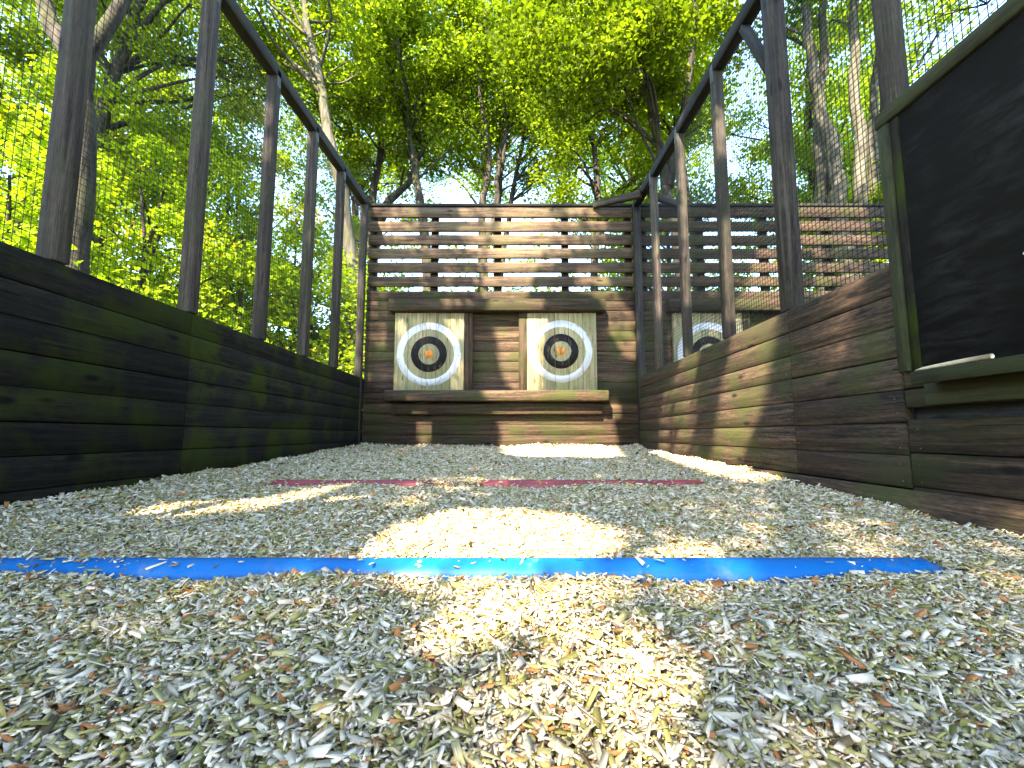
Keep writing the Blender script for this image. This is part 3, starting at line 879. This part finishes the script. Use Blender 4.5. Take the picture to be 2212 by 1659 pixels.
cen = np.concatenate([cen, pe + S[None] * RNG.uniform(5.2, 8.5, nE)[:, None]])
who = np.concatenate([who, np.full(nE, 4)])
for k, (bx, by) in enumerate(bases):
    c = cen[who == k]
    tree('shade_tree', labels[k], [stem(bx, by, 9.5, (0.3, 0.5))], 0.22, c, 0.55, 330, 0.085, 'leaf_mid', group='unseen trees shaped for shade and sun patches', limb=0.22)

# --- trees in view
def bush(x, y, h, w, label, lm='leaf_lime', n=26, per=230, size=0.09):
    st = [stem(x, y, h * 0.85, (random.uniform(-.3, .3), random.uniform(-.2, .2)), 0.08, -0.6)]
    for _ in range(2):
        st.append([st[0][0], (x + random.uniform(-.3, .3), y + random.uniform(-.3, .3), h * 0.3), (x + random.uniform(-w, w) * .6, y + random.uniform(-w, w) * .6, h * 0.75)])
    tree('young_tree', label, st, 0.035 + 0.008 * h, crown((x, y, h * 0.52), (w, w, h * 0.50), int(n * 1.25), 0.15), 0.46, int(per * 1.3), size, lm, group='young trees beyond the left fence', limb=0.5)

bush(-6.7, 6.0, 4.6, 1.5, 'lime green young tree behind the first left post')
bush(-5.7, 7.0, 5.0, 1.5, 'lime young tree in the first wide gap between the left posts', n=30)
bush(-4.9, 8.2, 4.7, 1.4, 'lime young tree in the second gap between the left posts', n=30)
bush(-4.2, 9.4, 4.9, 1.3, 'lime young tree in the third gap between the left posts', n=28)
bush(-3.45, 10.3, 4.5, 1.1, 'lime young tree in the fourth gap between the left posts', n=24)
bush(-2.75, 8.6, 3.6, 0.7, 'slim young tree just left of the slatted end wall', n=16)
bush(-8.3, 7.2, 7.2, 2.0, 'tall young tree with sunlit leaves at the far left, behind the first post', n=44)
bush(-7.0, 8.8, 7.2, 2.0, 'tall young tree with sunlit top in the first wide gap between the left posts', n=44)
bush(-5.7, 10.5, 6.8, 1.8, 'tall young tree with sunlit top behind the second left post', n=40)
bush(-4.5, 12.6, 6.6, 1.6, 'tall young tree behind the third left post', n=36)
bush(-10.6, 10.6, 9.0, 2.7, 'distant broad young tree, tallest behind the first left post', n=56, size=0.11)
bush(-8.0, 12.8, 9.2, 2.6, 'distant broad young tree, tallest behind the second left post', n=56, size=0.11)
GB = 'tall trees around the lane'
def big(label, st, r, cc, cr, n, lm='leaf_mid', per=290, size=0.098, crad=0.62, bm='bark', limb=0.45, shell=0.3, extra=None):
    c = crown(cc, cr, int(n * 1.2), shell)
    if extra is not None: c = np.concatenate([c, extra])
    return tree('tall_tree', label, st, r, c, crad, per, size, lm, bm, GB, limb=limb)

# left side
big('forked tree half hidden behind the first left post',
    [[(-4.0, 4.1, -.4), (-3.98, 4.05, 2), (-4.0, 4.0, 3.6), (-4.45, 4.0, 4.4), (-5.0, 4.1, 6.2)], [(-4.0, 4.1, -.4), (-3.98, 4.05, 2.0), (-4.0, 4.0, 3.6), (-3.75, 4.1, 4.6), (-3.5, 4.4, 6.6)]], 0.15,
    (-6.0, 4.2, 7.8), (1.4, 1.4, 1.3), 14, 'leaf_mid')
big('leaning slim tree with pale trunk behind the left end of the fence',
    [[(-2.6, 9, -.3), (-2.95, 9, 2.5), (-3.43, 9, 5.2), (-3.84, 9, 6.8), (-4.06, 9, 7.9), (-4.42, 9, 9.5), (-4.8, 9, 11.5)]], 0.16,
    (-4.6, 9.2, 10.6), (2.5, 2.4, 2.6), 60, 'leaf_mid', bm='pale_bark')
big('tall tree rising behind the second left post', [stem(-7.6, 8.2, 11, (0.4, 0))], 0.2, (-7.2, 8.4, 9.2), (2.7, 2.6, 3.2), 70, 'leaf_mid')
big('tall tree at the far left behind the young trees', [stem(-9.5, 5.0, 12, (0.3, 0.2))], 0.2, (-9.2, 5.2, 9.6), (3.0, 2.8, 3.4), 74, 'leaf_lime', size=0.105)
big('tall tree deep in the wood on the left', [stem(-11.5, 12.5, 14, (0.2, 0))], 0.24, (-11.3, 12.5, 10.5), (3.6, 3.2, 4.4), 90, 'leaf_mid', size=0.125, crad=0.8)

# behind the end wall
big('tree with a hooked side limb behind the left part of the slats',
    [[(-3.7, 12, -.3), (-3.72, 12, 4), (-3.75, 12, 6.5), (-3.6, 12, 8.6), (-3.9, 12, 12)], [(-3.72, 12, 5.2), (-3.3, 12, 6.6), (-2.7, 11.9, 7.2), (-2.2, 11.8, 8.8)]], 0.17,
    (-3.5, 12.2, 10.4), (2.7, 2.4, 3.2), 64, 'leaf_dark', size=0.105)
big('tree leaning left behind the middle left of the slats',
    [[(-1.9, 11.5, -.3), (-2.15, 11.5, 4.6), (-2.4, 11.5, 6.4), (-2.75, 11.5, 8.6), (-3.1, 11.5, 11.5)]], 0.17,
    (-2.3, 11.8, 10.6), (2.5, 2.4, 3.0), 62, 'leaf_mid', bm='bark')
big('slender tree with a kinked trunk behind the middle of the slats',
    [[(-.72, 12, -.3), (-.76, 12, 5), (-.82, 12, 6.4), (-.6, 12, 7.8), (-.9, 12, 10), (-.7, 12, 12.5)], [(-.76, 12, 5), (-.45, 12, 6.4), (-.3, 12, 8), (0.5, 12, 10)]], 0.13,
    (-.4, 12.2, 10.3), (2.3, 2.2, 2.9), 60, 'leaf_mid')
big('slender twin trunked tree just right of the kinked one',
    [[(-.42, 13, -.3), (-.45, 13, 5.2), (-.4, 13, 7), (-.2, 13, 9), (0.1, 13, 13)], [(-.44, 13, 4), (-.1, 13, 6.5), (.35, 13, 9), (1.0, 13, 12)]], 0.12,
    (1.4, 13.2, 10.8), (2.5, 2.2, 3.0), 62, 'leaf_dark')
big('tree behind the right part of the slats', [stem(2.4, 12.2, 12, (-0.2, 0))], 0.15, (2.5, 12.2, 9.2), (2.4, 2.3, 3.4), 64, 'leaf_mid')
big('tall tree far behind the middle of the end wall', [stem(-1.2, 18, 17, (0.2, 0))], 0.22, (-1.0, 18, 14.5), (4.2, 3.2, 4.6), 100, 'leaf_lime', size=0.13, crad=0.85)
big('tall tree far behind the left of the end wall', [stem(-6.2, 17.5, 17, (0.2, 0))], 0.22, (-6.0, 17.5, 13), (3.8, 3.2, 5.0), 100, 'leaf_mid', size=0.13, crad=0.85)
big('tall tree far behind the right of the end wall', [stem(4.8, 18, 17, (0.2, 0))], 0.22, (4.6, 18, 13.4), (4.0, 3.2, 5.0), 100, 'leaf_lime', size=0.13, crad=0.85)
# overhanging
big('tree whose boughs overhang the middle of the lane end',
    [[(3.3, 8.6, -.3), (3.2, 8.5, 3), (2.9, 8.4, 5.2), (2.4, 8.2, 7.2), (1.4, 8.0, 9.0)], [(2.95, 8.4, 5.0), (3.4, 8.3, 7), (3.6, 8.2, 9.5)]], 0.13,
    (1.6, 8.0, 7.4), (1.9, 1.7, 1.5), 46, 'leaf_dark', size=0.10, crad=0.58, limb=0.2, per=300, extra=crown((3.3, 8.3, 8.6), (1.3, 1.3, 1.2), 14))
big('bright tree overhanging the top right of the slats',
    [[(4.2, 10.2, -.3), (4.1, 10.1, 4), (3.8, 10, 7), (3.6, 10, 10)]], 0.13,
    (3.6, 10.0, 9.2), (1.9, 1.8, 2.2), 40, 'leaf_lime', size=0.11, crad=0.6)
# right side
big('multi stemmed tree with a pale sunlit stem behind the neighbouring lane',
    [[(5.9, 8.1, -.3), (5.95, 8, 2.5), (5.86, 8, 4.5), (5.84, 8, 5.4), (5.57, 8, 7.1), (5.54, 8, 8.5), (5.3, 8, 11)],
     [(5.9, 8.1, -.3), (5.75, 8.3, 2.5), (5.75, 8.3, 4.5), (5.95, 8.3, 7), (6.1, 8.3, 9), (6.3, 8.4, 12)],
     [(5.9, 8.1, -.3), (6.2, 8.1, 2.5), (6.25, 8, 4.5), (6.4, 8, 7), (6.45, 8, 9), (6.7, 8, 12)],
     [(5.9, 8.1, -.3), (6.5, 8.3, 2.5), (6.75, 8.3, 4.8), (7.0, 8.3, 7), (7.3, 8.2, 9.4)]], 0.19,
    (6.0, 8.4, 10.4), (2.6, 2.2, 2.2), 46, 'leaf_mid', bm='pale_bark')
big('big tree with a heavy low limb at the upper right, behind the chalkboard',
    [[(8.6, 6.0, -.3), (8.5, 5.9, 3), (8.2, 5.8, 5.2), (7.9, 5.7, 7.6), (7.6, 5.7, 10)], [(8.45, 5.9, 3.6), (7.6, 5.4, 4.9), (6.7, 5.0, 5.1), (5.6, 4.8, 5.6), (4.6, 4.7, 6.6)], [(8.3, 5.8, 4.6), (9.4, 5.6, 6), (10.2, 5.5, 8)]], 0.22,
    (8.2, 6.0, 8.8), (2.5, 2.2, 2.0), 34, 'leaf_mid', per=150, limb=0.8)
big('tree behind the right end of the neighbouring lane', [stem(8.0, 11.5, 13, (-0.2, 0))], 0.18, (7.8, 11.6, 7.6), (2.6, 2.4, 3.6), 62, 'leaf_lime', size=0.105)
big('tall tree far off on the right', [stem(12.5, 14, 16, (-0.2, 0))], 0.22, (12.2, 14, 10), (3.6, 3.2, 5.0), 84, 'leaf_mid', size=0.13, crad=0.8)
big('bright tree low behind the neighbouring lane, left of the multi stemmed tree', [stem(4.6, 13.5, 9, (0, 0))], 0.12, (4.6, 13.4, 5.2), (1.9, 1.8, 2.8), 44, 'leaf_lime', size=0.105)
big('dark low tree on the right beyond the neighbouring lane', [stem(7.4, 8.8, 7, (0, 0))], 0.1, (7.5, 8.8, 3.6), (1.6, 1.6, 2.2), 36, 'leaf_mid', size=0.11)

# low undergrowth seen through the slats and the far wood
def mass(label, name, x0, x1, y0, y1, h, n, per, size, lm):
    c = np.stack([RNG.uniform(x0, x1, n), RNG.uniform(y0, y1, n), RNG.random(n) ** 1.1 * h], 1)
    root = leaf_mesh(cluster_points(c, np.full(n, 0.9), per), size, None, M[lm], name)
    tag(root, label, 'foliage', kind='stuff')
mass('bright leafy undergrowth beyond the left fence', 'undergrowth', -11, -3.2, 3.5, 12, 1.9, 120, 130, 0.10, 'leaf_lime')
mass('leafy undergrowth behind the end walls', 'undergrowth', -4, 9, 10, 16, 5.2, 130, 110, 0.11, 'leaf_mid')
mass('distant wood closing the view behind the tall trees', 'distant_wood', -38, 38, 26, 42, 15, 420, 110, 0.22, 'leaf_mid')
mass('distant wood on the left beyond the young trees', 'distant_wood', -34, -15, -2, 26, 7, 170, 110, 0.24, 'leaf_lime')
